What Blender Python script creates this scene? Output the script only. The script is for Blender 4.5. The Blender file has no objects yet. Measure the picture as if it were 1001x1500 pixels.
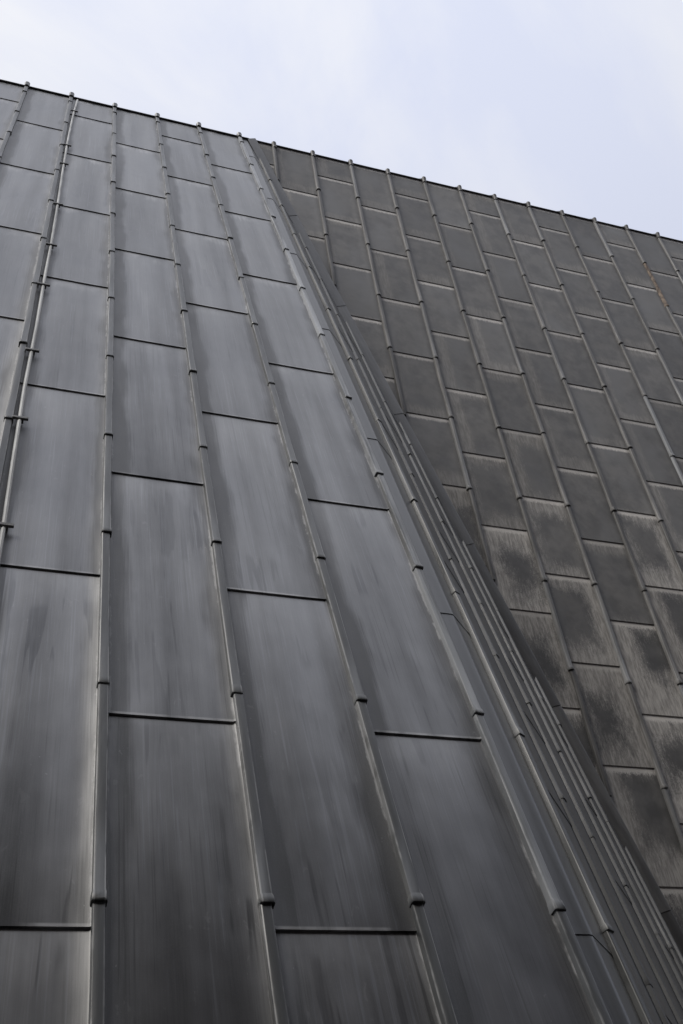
import bpy, bmesh, math, random, zlib
from mathutils import Vector, Matrix
random.seed(7)
R = math.radians
S = bpy.context.scene
C = S.collection

# ------------------------------------------------------------------ camera, sky, sun, exposure
EYE = 1.6
TOP = 14.3767 + EYE            # height of the ridge above the ground
DIST = 7.1765                  # metres from the eye to the plane of the upright wall
AL = 0.26724                   # backward lean of the near wall
yaw, pit, rol = 0.39558, 0.73496, -0.13942
cy_, sy_, cp_, sp_ = math.cos(yaw), math.sin(yaw), math.cos(pit), math.sin(pit)
fwd = Vector((sy_*cp_, cy_*cp_, sp_)); rgt = Vector((cy_, -sy_, 0)); upv = rgt.cross(fwd)
cr, sr = math.cos(rol), math.sin(rol)
RX = rgt*cr + upv*sr; UY = upv*cr - rgt*sr
cam = bpy.data.cameras.new('camera'); camo = bpy.data.objects.new('camera', cam); C.objects.link(camo)
camo.matrix_world = Matrix(((RX.x, UY.x, -fwd.x, 0), (RX.y, UY.y, -fwd.y, -DIST), (RX.z, UY.z, -fwd.z, EYE), (0, 0, 0, 1)))
cam.sensor_fit = 'VERTICAL'; cam.sensor_height = 24; cam.sensor_width = 16
cam.lens = 24*1513.78/1500
cam.clip_start = .05; cam.clip_end = 3000
S.camera = camo

SUN_EL, SUN_AZ = R(50), R(238)     # azimuth measured from +Y towards +X
w = bpy.data.worlds.new('World'); S.world = w; w.use_nodes = True
nt = w.node_tree; nt.nodes.clear()
def N(nt, t, **k):
    n = nt.nodes.new(t)
    for a, b in k.items(): setattr(n, a, b)
    return n
out = N(nt, 'ShaderNodeOutputWorld'); bg = N(nt, 'ShaderNodeBackground'); bg.inputs['Strength'].default_value = .1
sky = N(nt, 'ShaderNodeTexSky', sky_type='NISHITA', sun_disc=False)
sky.sun_elevation = SUN_EL; sky.sun_rotation = SUN_AZ; sky.air_density = 1.0; sky.dust_density = 2.0
tc = N(nt, 'ShaderNodeTexCoord')
def noise(nt, vec, scale, detail=3, rough=.5, dist=0.):
    n = N(nt, 'ShaderNodeTexNoise'); n.inputs['Scale'].default_value = scale; n.inputs['Detail'].default_value = detail
    n.inputs['Roughness'].default_value = rough; n.inputs['Distortion'].default_value = dist
    nt.links.new(vec, n.inputs['Vector']); return n.outputs['Fac']
n1 = noise(nt, tc.outputs['Generated'], 3.1, 7, .55, .5)
ramp = N(nt, 'ShaderNodeValToRGB'); nt.links.new(n1, ramp.inputs['Fac'])
e = ramp.color_ramp.elements
e[0].position = .40; e[0].color = (7.75, 8.2, 9.8, 1)
e[1].position = .66; e[1].color = (9.6, 9.7, 10.1, 1)
mx = N(nt, 'ShaderNodeMix', data_type='RGBA'); mx.inputs['Factor'].default_value = .95
# an overcast sky is about three times brighter overhead than at the horizon: (1 + 2 sin h)/3
sx = N(nt, 'ShaderNodeSeparateXYZ'); nt.links.new(tc.outputs['Generated'], sx.inputs[0])
cie = N(nt, 'ShaderNodeMath', operation='MULTIPLY_ADD', use_clamp=False); nt.links.new(sx.outputs[2], cie.inputs[0]); cie.inputs[1].default_value = .70; cie.inputs[2].default_value = .35
cmx = N(nt, 'ShaderNodeMath', operation='MAXIMUM'); nt.links.new(cie.outputs[0], cmx.inputs[0]); cmx.inputs[1].default_value = .35
scl = N(nt, 'ShaderNodeVectorMath', operation='SCALE'); nt.links.new(ramp.outputs['Color'], scl.inputs[0]); nt.links.new(cmx.outputs[0], scl.inputs['Scale'])
nt.links.new(sky.outputs['Color'], mx.inputs[6]); nt.links.new(scl.outputs[0], mx.inputs[7])
nt.links.new(mx.outputs[2], bg.inputs['Color']); nt.links.new(bg.outputs[0], out.inputs['Surface'])

sl = bpy.data.lights.new('sun', 'SUN'); sl.energy = 2.0; sl.angle = R(20); sl.color = (1, .97, .93)
so = bpy.data.objects.new('sun', sl); C.objects.link(so)
sd = Vector((math.sin(SUN_AZ)*math.cos(SUN_EL), math.cos(SUN_AZ)*math.cos(SUN_EL), math.sin(SUN_EL)))
so.rotation_euler = sd.to_track_quat('Z', 'Y').to_euler(); so.location = sd*60
vs = S.view_settings; vs.view_transform = 'Standard'; vs.look = 'None'; vs.exposure = 0; vs.gamma = 1; vs.use_curve_mapping = False
S.render.engine = 'CYCLES'

# ------------------------------------------------------------------ materials
class M:
    def __init__(s, name):
        s.m = bpy.data.materials.new(name); s.m.use_nodes = True; s.t = s.m.node_tree
        s.b = s.t.nodes['Principled BSDF']; s.tc = N(s.t, 'ShaderNodeTexCoord').outputs['Object']
        s.oi = N(s.t, 'ShaderNodeObjectInfo').outputs['Random']
        sp = N(s.t, 'ShaderNodeSeparateXYZ'); s.t.links.new(s.tc, sp.inputs[0]); s.x, s.y, s.z = sp.outputs
    def lk(s, v, sock):
        if isinstance(v, (int, float)): sock.default_value = v
        elif isinstance(v, tuple): sock.default_value = v + (1,) if len(v) == 3 and len(sock.default_value) == 4 else v
        else: s.t.links.new(v, sock)
    def ma(s, op, a, b=0, c=0, clamp=False):
        n = N(s.t, 'ShaderNodeMath', operation=op, use_clamp=clamp)
        for v, i in zip((a, b, c), n.inputs): s.lk(v, i)
        return n.outputs[0]
    def attr(s, name):
        n = N(s.t, 'ShaderNodeAttribute', attribute_type='OBJECT', attribute_name=name); return n.outputs['Fac']
    def vec(s, kx, ky, kz=1, off=37.):
        r = s.ma('MULTIPLY', s.oi, off)
        cb = N(s.t, 'ShaderNodeCombineXYZ')
        s.lk(s.ma('MULTIPLY_ADD', s.x, kx, r), cb.inputs[0]); s.lk(s.ma('MULTIPLY_ADD', s.y, ky, r), cb.inputs[1])
        s.lk(s.ma('MULTIPLY_ADD', s.z, kz, r), cb.inputs[2]); return cb.outputs[0]
    def ns(s, kx, ky, detail=3, rough=.55, dist=0., off=37.):
        return noise(s.t, s.vec(kx, ky, 1, off), 1., detail, rough, dist)
    def ss(s, v, a, b, lo=0., hi=1.):
        n = N(s.t, 'ShaderNodeMapRange', interpolation_type='SMOOTHSTEP')
        s.lk(v, n.inputs[0]); s.lk(a, n.inputs[1]); s.lk(b, n.inputs[2]); n.inputs[3].default_value = lo; n.inputs[4].default_value = hi
        return n.outputs[0]
    def mix(s, f, a, b, mode='MIX'):
        n = N(s.t, 'ShaderNodeMix', data_type='RGBA', blend_type=mode)
        s.lk(f, n.inputs['Factor']); s.lk(a, n.inputs[6]); s.lk(b, n.inputs[7]); return n.outputs[2]
    def mul(s, col, v):
        n = N(s.t, 'ShaderNodeVectorMath', operation='SCALE'); s.t.links.new(col, n.inputs[0]); s.lk(v, n.inputs['Scale']); return n.outputs[0]
    def bump(s, h, strength, dist=.01):
        n = N(s.t, 'ShaderNodeBump'); n.inputs['Strength'].default_value = strength; n.inputs['Distance'].default_value = dist
        s.lk(h, n.inputs['Height']); s.t.links.new(n.outputs[0], s.b.inputs['Normal'])
    def set(s, col, rough, spec=.5, metal=0., ior=1.5):
        s.b.inputs['IOR'].default_value = ior; s.b.inputs['Specular Tint'].default_value = (1, .985, .955, 1)
        s.lk(col, s.b.inputs['Base Color']); s.lk(rough, s.b.inputs['Roughness']); s.lk(spec, s.b.inputs['Specular IOR Level'])
        s.b.inputs['Metallic'].default_value = metal; return s.m

def near_panel_mat():
    m = M('weathered_blue_grey_zinc')
    # waviness of the position so edges of stains wander
    wob = m.ma('MULTIPLY_ADD', m.ns(3, 1.6, 2), .14, -.07)
    jag = m.ma('MULTIPLY', m.ma('SUBTRACT', m.ns(120, 2.0, 3, .65), .5), .07)
    ax = m.ma('ADD', m.ma('ABSOLUTE', m.ma('ADD', m.x, wob)), jag)
    ax = m.ma('SUBTRACT', ax, m.ma('MULTIPLY', m.x, .13))  # weathering bands weighted to the left margin, painting in the roll's shade
    edge = m.ss(ax, .17, .245)                                    # dull brownish bands beside the rolls
    broad = m.ns(6, .3, 2)                                        # broad vertical sheens
    fine = m.ns(120, 1.3, 2, .55, .1)                            # fine run-off striation
    fine2 = m.ns(75, .8, 3, .6, .1)
    cloud = m.ns(2.2, 1.3, 4, .6)
    cl2 = m.ns(1.3, .9, 3, .6, 0., 61.)
    drip = m.ns(17, .9, 2, .5, .5)
    rnd = m.ma('SUBTRACT', m.oi, .5)
    blue = m.ma('MULTIPLY', m.ss(broad, .40, .64), m.ss(m.ns(1.1, .5, 2), .35, .65))
    col = m.mix(blue, (.009, .0095, .010), (.016, .019, .026))  # bluish streaks: weathering plus sky reflection put into the colour
    col = m.mix(m.ma('MULTIPLY', edge, .6), col, (.010, .010, .0095))
    st = m.ma('MULTIPLY', m.ss(fine, .575, .635), m.ma('MULTIPLY', m.ss(cloud, .40, .60), m.ma('SUBTRACT', 1., edge)))
    col = m.mix(m.ma('MULTIPLY', st, .5), col, (.075, .083, .100))
    st2 = m.ma('MULTIPLY', m.ss(fine2, .60, .66), m.ma('MULTIPLY', m.ss(cl2, .45, .62), m.ma('SUBTRACT', 1., edge)))
    col = m.mix(m.ma('MULTIPLY', st2, .6), col, (.095, .10, .115))
    gr = m.ns(300, 220, 2, .7)
    col = m.mix(m.ss(gr, .45, .7, 0., .3), col, (.07, .07, .07))
    fdk = m.ma('MULTIPLY', m.ss(m.ns(95, 1.0, 2, .55, .1), .60, .65), m.ss(cl2, .55, .42))
    fdk = m.ma('MULTIPLY', fdk, m.ss(m.attr('height'), 12., 7., .15, .8))
    col = m.mix(m.ma('MULTIPLY', fdk, .6), col, (.004, .004, .004))
    spot = m.ma('MULTIPLY', m.ss(m.ns(26, 12, 3, .6, .6), .66, .70), m.ss(cl2, .46, .56))
    col = m.mix(m.ma('MULTIPLY', spot, .35), col, (.12, .12, .12))
    dk = m.ma('MULTIPLY', m.ma('MULTIPLY', m.ss(drip, .565, .60), m.ss(cl2, .50, .56)), m.ss(m.oi, .25, .6))
    col = m.mix(m.ma('MULTIPLY', dk, .5), col, (.008, .008, .009))
    # pale bloom under the upper seam, ragged
    ln = m.attr('panel_length')
    dt = m.ma('SUBTRACT', ln, m.y)
    bl = m.ss(m.ma('ADD', dt, m.ma('MULTIPLY', m.ma('SUBTRACT', m.ns(34, 1.2, 3), .5), .35)), .26, .03)
    bl = m.ma('MULTIPLY', bl, m.ss(m.ns(5, 3, 4), .40, .66))
    bl = m.ma('MULTIPLY', bl, m.ss(m.attr('height'), 4., 10., .25, 1.))
    col = m.mix(m.ma('MULTIPLY', bl, .65), col, (.36, .36, .36))
    # chalky traces along the margins
    mg = m.ss(m.ma('ADD', m.ma('ABSOLUTE', m.x), m.ma('MULTIPLY', m.ns(60, 16, 4, .65), .03)), .278, .289)
    mg = m.ma('MULTIPLY', mg, m.ss(m.ns(4, 1.4, 5, .7), .50, .58))
    col = m.mix(m.ma('MULTIPLY', mg, .8), col, (.26, .26, .255))
    roll_shade = m.ss(m.ma('ADD', m.x, m.ma('MULTIPLY', m.ns(40, 6, 3), .02)), -.243, -.258)  # contact shadow of the roll painted dark along the left margin
    roll_shade = m.ma('MULTIPLY', roll_shade, m.ss(m.ns(3, 1.5, 4, .7), .40, .6, .05, .35))
    col = m.mix(m.ma('MULTIPLY', roll_shade, .8), col, (.006, .006, .006))
    hem = m.ma('MULTIPLY', m.ss(m.y, .017, .009), m.ss(m.ns(6, 3, 4), .35, .6))
    col = m.mix(m.ma('MULTIPLY', hem, .75), col, (.30, .30, .30))
    # scratches and specks
    sp = m.ss(m.ns(70, 34, 2, .5), .755, .8)
    col = m.mix(m.ma('MULTIPLY', sp, .5), col, (.2, .2, .2))
    val = m.ma('MULTIPLY_ADD', rnd, .35, 1.)
    col = m.mul(col, val)
    rough = m.ma('ADD', m.ma('MULTIPLY_ADD', cloud, .16, .27), m.ma('MULTIPLY', edge, .1))
    rough = m.ma('ADD', rough, m.ma('MULTIPLY', dk, -.04))
    spec = m.ma('ADD', m.ma('MULTIPLY_ADD', edge, -.30, .52), m.ma('MULTIPLY', m.ma('SUBTRACT', broad, .5), .8))
    spec = m.ma('ADD', spec, m.ma('MULTIPLY', rnd, .12))
    spec = m.ma('SUBTRACT', spec, m.ma('MULTIPLY', dk, .14))
    spec = m.ma('SUBTRACT', spec, m.ma('MULTIPLY', fdk, .12))
    spec = m.ma('ADD', spec, m.ma('MULTIPLY', m.ma('SUBTRACT', cloud, .5), .45))
    spec = m.ma('ADD', spec, m.ma('MULTIPLY', m.ss(m.ma('ADD', dt, m.ma('MULTIPLY', cl2, .8)), 1.15, .35), .14))
    spec = m.ma('SUBTRACT', spec, m.ma('MULTIPLY', roll_shade, .4))
    spec = m.ma('ADD', spec, m.ma('MULTIPLY', m.ma('SUBTRACT', m.ns(190, 5, 3, .7), .5), .2))
    spec = m.ma('MAXIMUM', spec, .26)
    h = m.ma('ADD', m.ma('MULTIPLY', m.ns(3.2, 1.3, 2), 1.), m.ma('MULTIPLY', m.ns(60, 1.5, 2), .02))
    m.bump(h, .34, .03)
    return m.set(col, rough, spec, 0., 2.5)

def far_panel_mat():
    m = M('weathered_brown_grey_zinc')
    L_ = m.attr('panel_length'); stn = m.attr('stain')
    hair = m.ma('ADD', m.ma('MULTIPLY', m.ma('SUBTRACT', m.ns(60, 14, 3, .65, .3), .5), .45), m.ma('MULTIPLY', m.ma('SUBTRACT', m.ns(170, 60, 2, .7), .5), .5))
    blot = m.ma('MULTIPLY', m.ma('SUBTRACT', m.ns(3.4, 1.8, 5, .66, .3), .5), .75)
    sh = m.ma('FRACT', m.ma('MULTIPLY', m.oi, 7.31))
    shx = m.ma('MULTIPLY', m.ma('SUBTRACT', sh, .28), .34)
    shy = m.ma('MULTIPLY', m.ma('SUBTRACT', m.ma('FRACT', m.ma('MULTIPLY', m.oi, 13.7)), .5), .30)
    dt = m.ma('SUBTRACT', L_, m.y)
    dtb = m.ma('MINIMUM', m.ma('ADD', dt, shy), m.ma('MULTIPLY', m.ma('SUBTRACT', m.y, shy), .8))
    dx = m.ma('SUBTRACT', .3, m.ma('ABSOLUTE', m.ma('SUBTRACT', m.x, shx)))
    d = m.ma('MINIMUM', dtb, m.ma('MULTIPLY_ADD', dx, 1.5, .05))
    d = m.ma('ADD', d, m.ma('ADD', m.ma('MULTIPLY', hair, m.ma('MULTIPLY_ADD', stn, .8, .12)), m.ma('MULTIPLY', blot, stn)))
    wdt = m.ma('MULTIPLY_ADD', stn, .27, .02)
    pale = m.ss(d, m.ma('MULTIPLY', wdt, 1.5), m.ma('MULTIPLY', wdt, .15))
    pale = m.ma('MULTIPLY', pale, m.ma('MULTIPLY_ADD', stn, .9, .2, True))
    line = m.ss(m.ma('ADD', dt, m.ma('MULTIPLY', hair, .16)), .085, .045)   # thin bright bloom right below the seam
    line = m.ma('MULTIPLY', line, m.ma('MULTIPLY_ADD', m.oi, .35, .65))
    cloud = m.ns(5, 4, 4, .6)
    fine = m.ns(45, 6, 3, .65)
    base = m.mix(m.ss(cloud, .3, .7), (.095, .092, .088), (.175, .169, .160))
    base = m.mix(m.ma('MULTIPLY', m.ma('SUBTRACT', 1., stn, clamp=True), m.ss(m.ns(1.5, .8, 2), .45, .7)), base, (.17, .168, .165))
    dark = m.ma('MULTIPLY', m.ma('SUBTRACT', 1., pale, clamp=True), m.ss(stn, .35, 1.))
    base = m.mix(m.ma('MULTIPLY', dark, .55), base, (.036, .035, .035))
    pc = m.mix(m.ss(fine, .3, .7), (.27, .255, .238), (.52, .495, .46))
    col = m.mix(pale, base, pc)
    col = m.mix(line, col, (.62, .59, .55))
    sp = m.ss(m.ns(26, 11, 2, .5, .4), .77, .82)
    col = m.mix(m.ma('MULTIPLY', sp, .35), col, (.2, .19, .18))
    edge = m.ss(m.ma('ABSOLUTE', m.x), .2, .29)
    col = m.mix(m.ma('MULTIPLY', m.ma('MULTIPLY', edge, .55), m.ma('SUBTRACT', 1., m.ma('MULTIPLY', pale, .6))), col, (.022, .021, .020))
    val = m.ma('MULTIPLY_ADD', m.ma('SUBTRACT', m.oi, .5), .42, 1.)
    col = m.mul(col, val)
    rough = m.ma('ADD', m.ma('MULTIPLY_ADD', cloud, .2, .46), m.ma('MULTIPLY', pale, .2))
    m.bump(m.ma('ADD', m.ns(4, 3, 2), m.ma('MULTIPLY', fine, .04)), .3, .03)
    return m.set(col, rough, m.ma('MULTIPLY_ADD', pale, -.3, .5), 0., 1.65)

def roll_mat(name, base, light, worn_lit, r0):
    m = M(name)
    a = m.ns(40, 2.2, 4, .6); b = m.ns(14, 5, 3, .6)
    col = m.mix(m.ss(a, .35, .7), base, light)
    ab = m.ma('ABSOLUTE', m.x)
    ed = m.ma('MULTIPLY', m.ss(ab, .015, .0185), m.ss(ab, .0236, .0226))
    col = m.mix(m.ma('MULTIPLY', m.ma('MULTIPLY', ed, m.ss(b, .38, .58)), worn_lit), col, (.30, .30, .295))  # worn arrises, paled further to paint in lit roll edges
    col = m.mix(m.ma('MULTIPLY', m.attr('wear_sheen'), m.ma('MULTIPLY', m.ss(m.ns(20, .8, 4, .6), .3, .6), m.ss(m.attr('height'), 3.2, 5., .25, 1.))), col, (.30, .31, .32))  # sky highlight painted pale on the upper lengths, real chalky wear on others
    val = m.ma('MULTIPLY_ADD', m.ma('SUBTRACT', m.oi, .5), .5, 1.)
    col = m.mul(col, val)
    m.bump(m.ns(60, 12, 3), .2, .004)
    return m.set(col, m.ma('MULTIPLY_ADD', b, .2, r0), .5, 0., 1.8)

def plain(name, c0, c1, rough=.6, kx=6, ky=6, metal=0., spec=.4, ior=1.5, vary=.2):
    m = M(name)
    col = m.mix(m.ss(m.ns(kx, ky, 5, .6), .35, .65), c0, c1)
    col = m.mul(col, m.ma('MULTIPLY_ADD', m.ma('SUBTRACT', m.oi, .5), vary, 1.))
    m.bump(m.ns(kx*4, ky*4, 3), .2, .004)
    return m.set(col, rough, spec, metal, ior)

MP = near_panel_mat(); MF = far_panel_mat()
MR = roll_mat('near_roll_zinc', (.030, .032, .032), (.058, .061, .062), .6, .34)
MRS = roll_mat('side_roll_zinc', (.034, .035, .034), (.062, .064, .063), .12, .40)
MRF = roll_mat('far_roll_zinc', (.075, .072, .069), (.17, .163, .155), .35, .48)
MC = plain('backing_board', (.012, .012, .012), (.02, .019, .018), .9)
MG = plain('dark_asphalt', (.045, .045, .046), (.07, .068, .066), .9, 3, 3)
MS = plain('side_zinc', (.030, .032, .034), (.044, .047, .050), .36, 9, 1.2, 0., .5, 1.9, 1.0)
MFL = plain('flashing_zinc', (.065, .064, .062), (.11, .108, .104), .42, 14, 2, 0., .5, 1.8, .8)
MW = plain('pale_galvanised_metal', (.42, .42, .41), (.72, .72, .70), .5, 30, 9)
MCL = plain('clip_metal', (.12, .12, .12), (.24, .24, .235), .5, 30, 30)
MRU = plain('rust_and_bare_wood', (.12, .095, .08), (.33, .26, .20), .8, 30, 9)
MT = plain('ridge_zinc', (.05, .05, .05), (.10, .10, .10), .5, 6, 6)

# ------------------------------------------------------------------ helpers
def empty(name, label, cat, loc):
    o = bpy.data.objects.new(name, None); C.objects.link(o); o.location = loc; o.empty_display_size = .5
    o['label'] = label; o['category'] = cat; o['kind'] = 'thing'; return o
def link(name, me, mat, parent, mw):
    if mat is not None and not me.materials: me.materials.append(mat)
    o = bpy.data.objects.new(name, me); C.objects.link(o)
    o.parent = parent
    o.matrix_local = Matrix.Translation(-parent.location) @ mw if parent else mw
    return o
def mesh_of(bm, name, smooth=True, angle=40):
    me = bpy.data.meshes.new(name); bm.normal_update(); bm.to_mesh(me); bm.free()
    if smooth:
        for p in me.polygons: p.use_smooth = True
        me.set_sharp_from_angle(angle=R(angle))
    return me
def quadmesh(verts, faces, name='m'):
    bm = bmesh.new(); vs_ = [bm.verts.new(v) for v in verts]
    for f in faces: bm.faces.new([vs_[i] for i in f])
    bmesh.ops.recalc_face_normals(bm, faces=bm.faces)
    return bm
def box_bm(sx, sy, sz, bev=0.):
    bm = bmesh.new(); bmesh.ops.create_cube(bm, size=1)
    for v in bm.verts: v.co = Vector((v.co.x*sx, v.co.y*sy, v.co.z*sz))
    if bev: bmesh.ops.bevel(bm, geom=bm.edges[:], offset=bev, segments=1, affect='EDGES')
    return bm

UP = Vector((0, math.sin(AL), math.cos(AL)))     # up the leaning rolls
GZ = .0
def basis(org, ex, ey, ez):
    return Matrix(((ex.x, ey.x, ez.x, org.x), (ex.y, ey.y, ez.y, org.y), (ex.z, ey.z, ez.z, org.z), (0, 0, 0, 1)))

TILT = .010
def panel_bm(profile, L, ny=6, dent=.004, seed=0, tilt=TILT):
    """profile: (x, z) across; y runs up from 0 to L; the lower edge stands proud and turns back as a lip"""
    rg = random.Random(seed); bm = bmesh.new(); rows = []
    ys = [.004, 0, 0, .014, .05] + [.05 + (L + .03 - .05)*i/ny for i in range(1, ny+1)]
    ph = [rg.uniform(0, 6.28) for _ in range(4)]
    x0, x1 = profile[0][0], profile[-1][0]
    for j, y in enumerate(ys):
        row = []
        for (x, z) in profile:
            t = max(0, min(1, y/L)); u = (x-x0)/(x1-x0)
            dz = tilt*(1-t)
            if 3 < j: dz += dent*(math.sin(u*math.pi)*math.sin(t*math.pi))*(math.sin(3*t+ph[0]) + .5*math.sin(5*u+4*t+ph[1]))
            if j <= 1: dz -= tilt+.005
            row.append(bm.verts.new((x, y, z+dz)))
        rows.append(row)
    for a, b in zip(rows, rows[1:]):
        for i in range(len(a)-1): bm.faces.new((a[i], a[i+1], b[i+1], b[i]))
    return bm
def roll_bm(L, wd=.046, ht=.045, flare=1.22, seed=0, soft=.3, collar=.05):
    """one cap length: rounded box section, its lower end widened into a collar over the next cap"""
    rg = random.Random(seed); bm = bmesh.new()
    if flare > 1.01: flare += rg.uniform(-.09, .02); collar *= rg.uniform(.75, 1.25)
    b = wd/2; k = soft*wd
    prof = [(-b-.004, -.012), (-b, .004), (-b, ht-k), (-b+k*.35, ht-k*.3), (-b+k, ht), (b-k, ht), (b-k*.35, ht-k*.3), (b, ht-k), (b, .004), (b+.004, -.012)]
    ys = [(0, flare*.995, .001), (.006, flare*1.03, .003), (collar-.012, flare*.97, .001), (collar, 1.03, 0), (L*.35, 1., 0), (L*.7, .985, 0), (L+.03, .95, -.001)]
    rings = []
    for y, s, dz in ys:
        jx = rg.uniform(-.0022, .0022) if collar < y < L else 0
        rings.append([bm.verts.new((x*s*rg.uniform(.985, 1.015)+jx, y, z*s*rg.uniform(.985, 1.02) if z > 0 else z)) for x, z in prof])
    for a, c in zip(rings, rings[1:]):
        for i in range(len(a)-1): bm.faces.new((a[i], a[i+1], c[i+1], c[i]))
    inn = [bm.verts.new((v.co.x*.8, .0, v.co.z*.8)) for v in rings[0]]      # underside of the open end
    inn2 = [bm.verts.new((v.co.x, .03, v.co.z)) for v in inn]
    for a, c in ((inn, rings[0]), (inn2, inn)):
        for i in range(len(a)-1): bm.faces.new((a[i], a[i+1], c[i+1], c[i]))
    return bm
def knob_bm(wd, ht, ln=.10):
    """saddle that closes a roll where it turns over the ridge"""
    bm = bmesh.new()
    b = wd/2
    sec = [(-b, 0), (-b, ht*.75), (-b*.5, ht), (b*.5, ht), (b, ht*.75), (b, 0)]
    path = [(-ln, 0), (-.02, 0), (.012, .012), (.03, .035)]
    rings = []
    for i, (y, dz) in enumerate(path):
        s = (1., 1.12, 1.15, .9)[i]
        rings.append([bm.verts.new((x*s, y + (0 if i < 3 else -z*.3), z*s + dz*.6)) for x, z in sec])
    for a, c in zip(rings, rings[1:]):
        for i in range(len(a)-1): bm.faces.new((a[i], a[i+1], c[i+1], c[i]))
    bm.faces.new(rings[-1]); bm.faces.new(rings[0][::-1])
    return bm

# ------------------------------------------------------------------ ground
bm = bmesh.new(); bmesh.ops.create_grid(bm, x_segments=8, y_segments=8, size=900)
g = link('ground', mesh_of(bm, 'ground', False), MG, None, Matrix.Identity(4)); g['kind'] = 'structure'

# ------------------------------------------------------------------ near, leaning wall
W = .6
XA = .40233                                   # roll 0 on the ridge line
near = empty('metal_clad_wall', 'near wall of wide blue-grey metal panels between standing rolls, leaning back at the left', 'wall', (2.2, -2.2, 0))
K0 = -5                                       # leftmost roll
# rolls of the turned side follow a straight valley on the upright wall: x = 2.35+.2565 z, z below the ridge
ZK = {4: .52, 5: 2.30, 6: 4.10, 7: 5.85, 8: 7.55, 9: 9.20, 10: 10.85, 11: 12.5, 12: 14.15, 13: 15.8}
TA = math.tan(AL)
def spt(k):                                   # where roll k crosses the horizontal level of the ridge
    if k <= 3: return Vector((XA + W*k, 0, TOP))
    z = ZK[k]
    if k == 4: return Vector((2.495, .142, TOP))
    return Vector((2.35 + .2565*z, z*TA, TOP))
KN = 13
def tmax(P): return (P.z - GZ)/UP.z - .02     # distance down the roll to the ground
front_n = Vector((0, -math.cos(AL), math.sin(AL)))
def bay_n(k):                                 # normal of the bay between roll k and k+1
    d = spt(k+1) - spt(k)
    if k == 3: d = Vector((.3, .11, 0))
    return d.cross(UP).normalized() if d.cross(UP).y < 0 else -d.cross(UP).normalized()
JT = [.4361, 1.6999, 2.8778, 4.0451, 5.1965, 6.3823, 7.5279, 8.7193, 9.9158, 11.0131, 12.2011, 13.3585, 14.52, 15.68, 16.8]
SEAM = 2.066
def seams(odd): return [(1.045 if odd else 2.05) + SEAM*i for i in range(-1, 9)]

# backing solid
def backing():
    xs = [spt(k) for k in range(K0, KN+1)]
    vs_, fs = [], []
    def add(v): vs_.append(v); return len(vs_)-1
    ins = .02
    top = []; bot = []
    for k in range(K0, KN+1):
        P = spt(k); n = bay_n(min(k, KN-1)) if k > 3 else front_n
        t0 = 0 if P.y <= 0 else P.y/math.sin(AL)
        a = P - UP*t0; t1 = tmax(P); b = P - UP*t1
        a = a - n*ins; b = b - n*ins
        top.append(add(a)); bot.append(add(b))
    tb, bb = [], []
    for k, i in zip(range(K0, KN+1), range(len(top))):
        a = vs_[top[i]]
        tb.append(add(Vector((a.x, .25, a.z)))); bb.append(add(Vector((vs_[bot[i]].x if k < 4 else a.x, .25, GZ))))
    for i in range(len(top)-1):
        fs.append((top[i], top[i+1], bot[i+1], bot[i])); fs.append((tb[i+1], tb[i], bb[i], bb[i+1]))
        fs.append((top[i], tb[i], tb[i+1], top[i+1]))
    fs.append((top[0], bot[0], bb[0], tb[0])); 
    return quadmesh(vs_, fs)
link('wall_core', mesh_of(backing(), 'wall_core', False), MC, near, Matrix.Identity(4))

def lay_panels(k, profile, P, ex, ez, offs, parent, mat, cut=None, tlo=0., thi=99, cache=None, stain=None, var=3, dent=.0055):
    """P: point at ridge level on the bay's centre line; offs: seam distances"""
    ss_ = [max(tlo, 0.)] + [s for s in offs if max(tlo, 0.) + .05 < s < thi] + [thi]
    for i, (a, b) in enumerate(zip(ss_, ss_[1:])):
        Ln = b - a
        full = abs(Ln - (offs[2]-offs[1])) < .01 and cut is None
        key = (round(Ln, 2), (k*7+i) % var)
        org = P - UPV[0]*b
        mw = basis(org, ex, UPV[0], ez)
        if cache is not None and cut is None and key in cache: me = cache[key]
        else:
            bm = panel_bm(profile, Ln, 6, dent, tilt=(TILT if dent > .002 else .004), seed=k*31+i if cut else zlib.crc32(repr(key).encode()) % 1000)
            if cut:
                inv = mw.inverted()
                for (co, no) in cut:
                    lco = inv @ co; lno = (inv.to_3x3() @ no).normalized()
                    bmesh.ops.bisect_plane(bm, geom=bm.verts[:]+bm.edges[:]+bm.faces[:], plane_co=lco, plane_no=lno, clear_outer=True)
                if not bm.faces: bm.free(); continue
            me = mesh_of(bm, 'panel')
            if cache is not None and cut is None: cache[key] = me
        o = link('panel', me, mat, parent, mw @ Matrix.Translation((0, 0, 0)))
        o['panel_length'] = float(Ln)
        o['stain'] = float(stain(org, Ln)) if stain else 0.
        o['height'] = float(org.z)
UPV = [UP]

def prof(wd, n=5, up=.012):
    """flat sheet whose margins turn up against the rolls"""
    h = wd/2
    p = [(-h+.012, up), (-h+.030, .001)]
    for i in range(1, n): p.append((-h+.030 + (wd-.06)*i/n, 0))
    return p + [(h-.030, .001), (h-.012, up)]
cache = {}
for k in range(K0, 3):
    P = Vector((XA + W*(k+.5), 0, TOP))
    lay_panels(k, prof(W), P, Vector((1, 0, 0)), front_n, seams(k % 2 == 1), near, MP, None, 0, tmax(P), cache)
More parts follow.
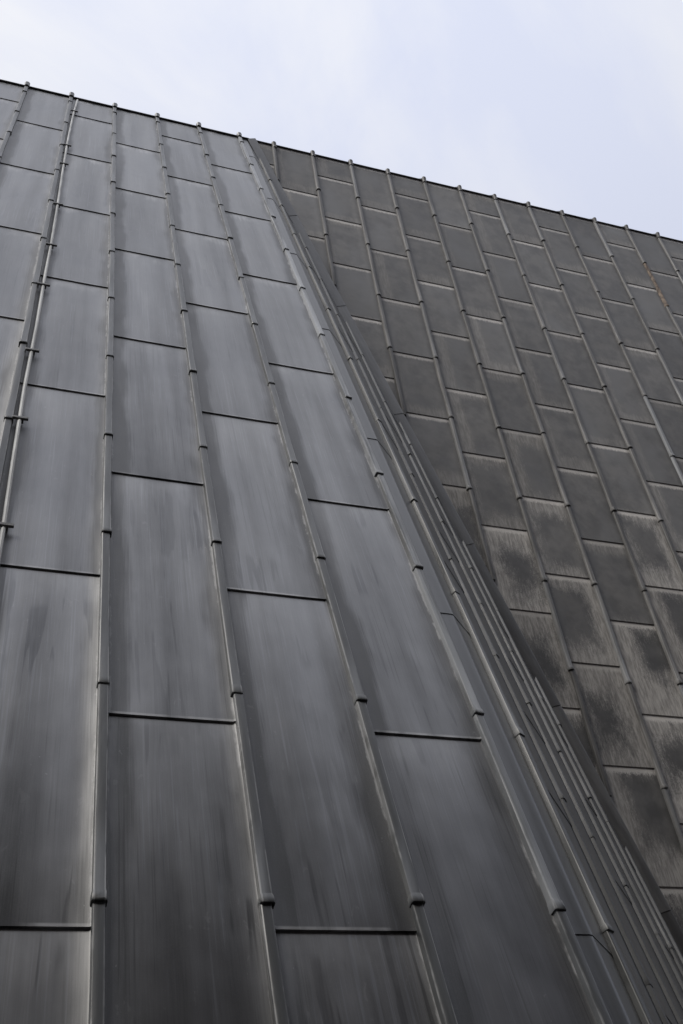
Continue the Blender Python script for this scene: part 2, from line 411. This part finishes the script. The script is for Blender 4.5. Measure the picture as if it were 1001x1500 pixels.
# the bay that turns the corner beside roll 3
corner_prof = [(-.138, .012), (-.120, .001), (-.06, 0), (-.038, 0), (-.024, -.003), (-.012, -.013), (.06, -.076), (.128, -.134)]
Pc = Vector((spt(3).x + .15, 0, TOP))
cut_wall = [(Vector((0, .012, 0)), Vector((0, 1, 0)))]
lay_panels(3, corner_prof, Pc, Vector((1, 0, 0)), front_n, seams(True), near, MS, cut_wall, 0, tmax(Pc), None, dent=.001)
for k in range(4, KN):
    A, B = spt(k), spt(k+1); n = bay_n(k); ex = UP.cross(n).normalized()
    if ex.x < 0: ex = -ex
    width = (B-A).dot(ex); mid = A + ex*width/2
    # slide the mid line so that both rolls start at their own ridge-level points
    tl = min(A.y, B.y)/math.sin(AL) - .3
    lay_panels(k, prof(width, 2, .006), mid, ex, n, seams(k % 2 == 1), near, MS, cut_wall, max(tl, .01), tmax(mid)-.3, None, dent=.001)

roll_cache = {}
def lay_roll(k, P, n, ts, parent, mat, tlo, thi, wd, ht, flare, pref, soft=.3, endgap=.05, wear_sheen=0.):
    ex = UPV[0].cross(n).normalized()
    js = [t for t in ts if tlo+.08 < t < thi-endgap]
    js = [tlo] + js + [thi]
    rg = random.Random(k*13+5)
    for i, (a, b) in enumerate(zip(js, js[1:])):
        Ln = b-a
        fl = 1.0 if (endgap > .1 and i == len(js)-2 and thi < TOP-.5) else flare
        key = (pref, round(Ln, 2), rg.randrange(6), fl, ht)
        if key not in roll_cache: roll_cache[key] = mesh_of(roll_bm(Ln, wd, ht, fl, zlib.crc32(repr(key).encode()) % 999, soft), 'roll_cap', angle=28)
        mw = basis(P - UPV[0]*b, ex, UPV[0], n) @ Matrix.Translation((rg.uniform(-.0022, .0022), 0, rg.uniform(-.001, .0015))) @ Matrix.Rotation(rg.uniform(-.0032, .0032), 4, 'Z')
        o = link('roll_cap', roll_cache[key], mat, parent, mw)
        o['height'] = float(P.z - UPV[0].z*(a+b)/2)
        if pref == 'far' and k == 10 and i == 1:
            o.material_slots[0].link = 'OBJECT'; o.material_slots[0].material = MRU; o['label'] = 'cap length with bare rusty brown wood showing'
        o['wear_sheen'] = float(wear_sheen*rg.uniform(.6, 1.2)) if rg.random() > .2 or wear_sheen > .3 else .35
        if pref == 'far' and (k, i) in ((8, 4), (8, 5), (6, 8)): o['wear_sheen'] = 1.
for k in range(K0, KN):
    P = spt(k)
    if k < 3: n = front_n
    elif k == 3: n = (front_n*2 + bay_n(3)).normalized()
    elif k == 4: n = (front_n*.8 + bay_n(4)).normalized()
    else: n = bay_n(k)
    rg = random.Random(k)
    off = {8: .32, 10: .32, 6: .1, 7: .2, 9: .25, 4: .03, 5: .1}.get(k, 0)
    ts = [t + off + rg.uniform(-.03, .03) for t in JT]
    tl = 0 if P.y <= 0 else P.y/math.sin(AL)
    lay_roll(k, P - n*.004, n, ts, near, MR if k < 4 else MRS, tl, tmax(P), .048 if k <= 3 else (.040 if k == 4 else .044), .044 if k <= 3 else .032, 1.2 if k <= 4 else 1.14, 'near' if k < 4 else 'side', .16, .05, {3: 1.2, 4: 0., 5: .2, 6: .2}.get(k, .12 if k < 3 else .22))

# ------------------------------------------------------------------ far, upright wall
far = empty('metal_clad_wall', 'upright wall behind at the right, small brown-grey zinc panels with chalky stains and thin rolls', 'wall', (6.5, 0, 0))
XB = 2.72805
VUP = Vector((0, 0, 1)); VN = Vector((0, -1, 0))
UPV[0] = VUP
def bx(z): return 2.35 + .2565*z              # the valley line on the upright wall
JN = 15
vd = Vector((.2565, 0, -1)).normalized()
vn = Vector((-1, 0, -.2565)).normalized()     # towards the near wall
FW = .105                                     # width of the valley flashing
cutv = [(Vector((bx(0), 0, TOP)) - vn*(FW+.012), vn)]
def stain(org, Ln):
    x, z = org.x, TOP - org.z
    rg = random.Random(int(x*17)*31 + int(z*13))
    s = (z - 6.3 + max(0, x-6)*.5 - (1.1 if abs(x-6) < .35 else 0))/2.6
    s = max(0., min(1., s))
    return min(1., max(.06, s + rg.uniform(-.42, .22)*(s > .05) + rg.uniform(0, .22)))
cachef = {}
bmc = quadmesh([Vector(v) for v in ((bx(0)-.15, .02, TOP), (XB+W*JN, .02, TOP), (XB+W*JN, .02, 0), (bx(TOP)-.15, .02, 0),
      (bx(0)-.15, .3, TOP), (XB+W*JN, .3, TOP), (XB+W*JN, .3, 0), (bx(TOP)-.15, .3, 0))],
      [(0, 1, 2, 3), (5, 4, 7, 6), (0, 4, 5, 1), (1, 5, 6, 2), (2, 6, 7, 3), (3, 7, 4, 0)])
link('wall_core', mesh_of(bmc, 'wall_core', False), MC, far, Matrix.Identity(4))
for j in range(-1, JN):
    P = Vector((XB + W*(j+.5), 0, TOP))
    offs = [((.58 if j % 2 else 1.16) + 1.113*i) for i in range(0, 15)]
    # rows that the valley crosses are trimmed to it
    zc0 = (XB + W*j - 2.35)/.2565; zc1 = (XB + W*(j+1) - 2.35)/.2565
    rows = [0.] + offs
    for a, b in zip(rows, rows[1:]):
        if a > TOP: continue
        b2 = min(b, TOP)
        if a > zc1 + .1: continue
        c = cutv if b2 > zc0 - .15 else None
        lay_panels(j, prof(W, 4, .010), P, Vector((1, 0, 0)), VN, [a, b2, b2+(b2-a)], far, MF, c, a, b2, cachef, stain, 3, .005)
for j in range(0, JN+1):
    P = Vector((XB + W*j, 0, TOP))
    zc = min(TOP, (XB + W*j - 2.35 - FW - .01)/.2565)
    ts = [1.05 + 1.152*i + random.Random(j*9+i).uniform(-.05, .05) for i in range(14)]
    lay_roll(j, P + Vector((0, .003, 0)), VN, ts, far, MRF, 0, zc, .052, .044, 1.25, 'far', .36, .35)

# valley flashing along the meeting line, in overlapping lengths
for i in range(9):
    z0, z1 = i*1.9, min(i*1.9+1.9, TOP)
    if z0 >= TOP: break
    a = Vector((bx(z0), 0, TOP-z0)); b = Vector((bx(z1), 0, TOP-z1)); Ln = (b-a).length
    bm = bmesh.new(); wd = FW
    sec = [(-.02, -.01), (-.02, .022), (wd-.012, .040), (wd, .036), (wd, -.012)]
    r0 = [bm.verts.new((x, -.01, z+.004)) for x, z in sec]; r1 = [bm.verts.new((x, Ln, z)) for x, z in sec]
    for q in range(4): bm.faces.new((r0[q], r0[q+1], r1[q+1], r1[q]))
    bm.faces.new(r0[::-1])
    up_ = (a-b).normalized(); ex = up_.cross(VN).normalized()
    if ex.x < 0: ex = -ex
    link('valley_flashing', mesh_of(bm, 'valley_flashing', True, 30), MFL, far, basis(b, ex, up_, VN))

# ------------------------------------------------------------------ ridge: copings, roll saddles and the roof behind
def coping(x0, x1, yf, parent):
    bm = bmesh.new()
    sec = [(yf+.02, -.006), (yf-.004, -.006), (yf-.004, .006), (yf+.02, .010), (.30, .0), (.30, -.03)]
    r0 = [bm.verts.new((x0, y, z)) for y, z in sec]; r1 = [bm.verts.new((x1, y, z)) for y, z in sec]
    for q in range(len(sec)-1): bm.faces.new((r0[q], r0[q+1], r1[q+1], r1[q]))
    bm.faces.new(r0[::-1]); bm.faces.new(r1)
    link('ridge_coping', mesh_of(bm, 'ridge_coping', False), MT, parent, Matrix.Translation((0, 0, TOP)))
for k in range(K0, 3): coping(XA+W*k+.002, XA+W*(k+1)-.002, -.026, near)
coping(spt(3).x, bx(0), -.026, near)
for j in range(0, JN): coping((XB+W*j) + .002, XB+W*(j+1)-.002, -.022, far)
coping(bx(0)+.003, XB-.002, -.022, far)
kb = mesh_of(knob_bm(.062, .058), 'roll_end', True, 35); kf = mesh_of(knob_bm(.058, .050), 'roll_end', True, 35)
rk = random.Random(3)
for k in range(K0, 4): link('roll_end', kb, MR, near, basis(Vector((XA+W*k, 0, TOP+.012+rk.uniform(-.012, .012))), Vector((1, 0, 0)), UP, front_n))
for j in range(0, JN+1): link('roll_end', kf, MRF, far, basis(Vector((XB+W*j, 0, TOP+.010+rk.uniform(-.014, .012))), Vector((1, 0, 0)), VUP, VN) @ Matrix.Rotation(rk.uniform(-.12, .12), 4, 'Z'))
for x0, x1, par in ((XA+W*K0, bx(0), near), (bx(0)+.004, XB+W*JN, far)):
    bm = quadmesh([Vector(v) for v in ((x0, .25, TOP-.02), (x1, .25, TOP-.02), (x1, 7, TOP-1.6), (x0, 7, TOP-1.6),
         (x0, .31, TOP-.12), (x1, .31, TOP-.12), (x1, 7, TOP-1.75), (x0, 7, TOP-1.75))],
         [(0, 1, 2, 3), (5, 4, 7, 6), (0, 4, 5, 1), (2, 6, 7, 3), (0, 3, 7, 4), (1, 5, 6, 2)])
    link('roof_slope', mesh_of(bm, 'roof_slope', False), MT, par, Matrix.Identity(4))
# small folded saddles that spill over the ridge beside the far roll ends
bm = quadmesh([Vector(v) for v in ((-.24, .03, .012), (0, -.035, .012), (.02, .06, .012), (-.24, .06, .012), (-.0, -.02, .055), (.02, .06, .06))],
     [(0, 1, 4), (0, 4, 5, 3), (1, 2, 5, 4), (0, 3, 2, 1)])
sad = mesh_of(bm, 'ridge_saddle', True, 30)
for j in range(4, JN+1): link('ridge_saddle', sad, MT, far, Matrix.Translation((XB+W*j, 0, TOP+.006)))

# ------------------------------------------------------------------ lightning conductor beside the second roll
UPV[0] = UP
con = empty('lightning_conductor', 'thin pale metal rod clipped beside the second standing roll from the left', 'lightning rod', (XA-W*.86, -4.2, 0))
pts = [(-.853, .22), (-.885, 1.0), (-.90, 1.9), (-.908, 2.82), (-.900, 4.2), (-.886, 5.4), (-.882, 6.6), (-.892, 7.3), (-.888, 8.4), (-.902, 9.4), (-.889, 10.3), (-.873, 11.1), (-.872, 12.5), (-.87, 14.2), (-.87, 16.3)]
def cpt(u, t, h): return Vector((XA+W*(u+.0), 0, TOP)) - UP*t + front_n*h
def tube(path, r, seg=8):
    bm = bmesh.new(); rings = []
    for p in path:
        rings.append([bm.verts.new(p + Vector((1, 0, 0))*r*math.cos(a) + front_n*r*math.sin(a)) for a in [2*math.pi*i/seg for i in range(seg)]])
    for a, b in zip(rings, rings[1:]):
        for i in range(seg): bm.faces.new((a[i], a[(i+1) % seg], b[(i+1) % seg], b[i]))
    bm.faces.new(rings[0]); bm.faces.new(rings[-1])
    bmesh.ops.recalc_face_normals(bm, faces=bm.faces); return bm
o = link('rod', mesh_of(tube([cpt(u, t, .037) for u, t in pts], .013), 'rod'), MW, con, Matrix.Identity(4))
def up_at(t):
    for (u0, t0), (u1, t1) in zip(pts, pts[1:]):
        if t0 <= t <= t1: return u0 + (u1-u0)*(t-t0)/(t1-t0)
    return pts[-1][0]
bm = box_bm(.095, .026, .018, .003)
bm2 = box_bm(.016, .016, .034); 
me2 = bpy.data.meshes.new('t'); bmesh.ops.translate(bm2, verts=bm2.verts, vec=(.012, 0, -.018)); bm2.to_mesh(me2); bm2.free(); bm.from_mesh(me2)
clipm = mesh_of(bm, 'clip', False)
for t in (1.0, 2.9, 3.75, 5.3, 6.55, 7.55, 8.85, 9.88, 11.08, 12.4, 13.8, 15.2):
    link('clip', clipm, MCL, con, basis(cpt(up_at(t)+.005, t, .048), Vector((1, 0, 0)), UP, front_n))

# ------------------------------------------------------------------ unseen building added behind the viewer to darken the lower panels
opp = empty('added_brick_building', 'unseen dark brick building added behind the viewer, blocking sky light from the lower panels', 'building', (0, -17.6, 0))
MB_ = plain('added_dark_brick', (.055, .038, .032), (.10, .07, .058), .9, 4, 4)
MGL = plain('added_window_glass', (.02, .022, .024), (.03, .032, .034), .1, 1, 1, 0., .5)
MFR = plain('added_painted_frame', (.25, .25, .24), (.32, .32, .31), .5, 4, 4)
def put(name, sx, sy, sz, loc, mat, parent):
    me = mesh_of(box_bm(sx, sy, sz), name, False); me.materials.append(mat)
    o = bpy.data.objects.new(name, me); C.objects.link(o); o.parent = parent; o.location = loc; return o
put('wall', 64, 8, 20.6, (6, 0, 10.3), MB_, opp)  # wall of the added unseen building
put('added_parapet', 64.3, 8.3, .5, (6, 0, 20.86), MT, opp)
for r_ in range(5):
    for c_ in range(14):
        f = put('added_window', 1.7, .10, 2.1, (-21 + c_*4.2, 4.03, 2.4 + r_*3.8), MFR, opp)
        put('pane', 1.5, .03, 1.9, (0, .05, 0), MGL, f)
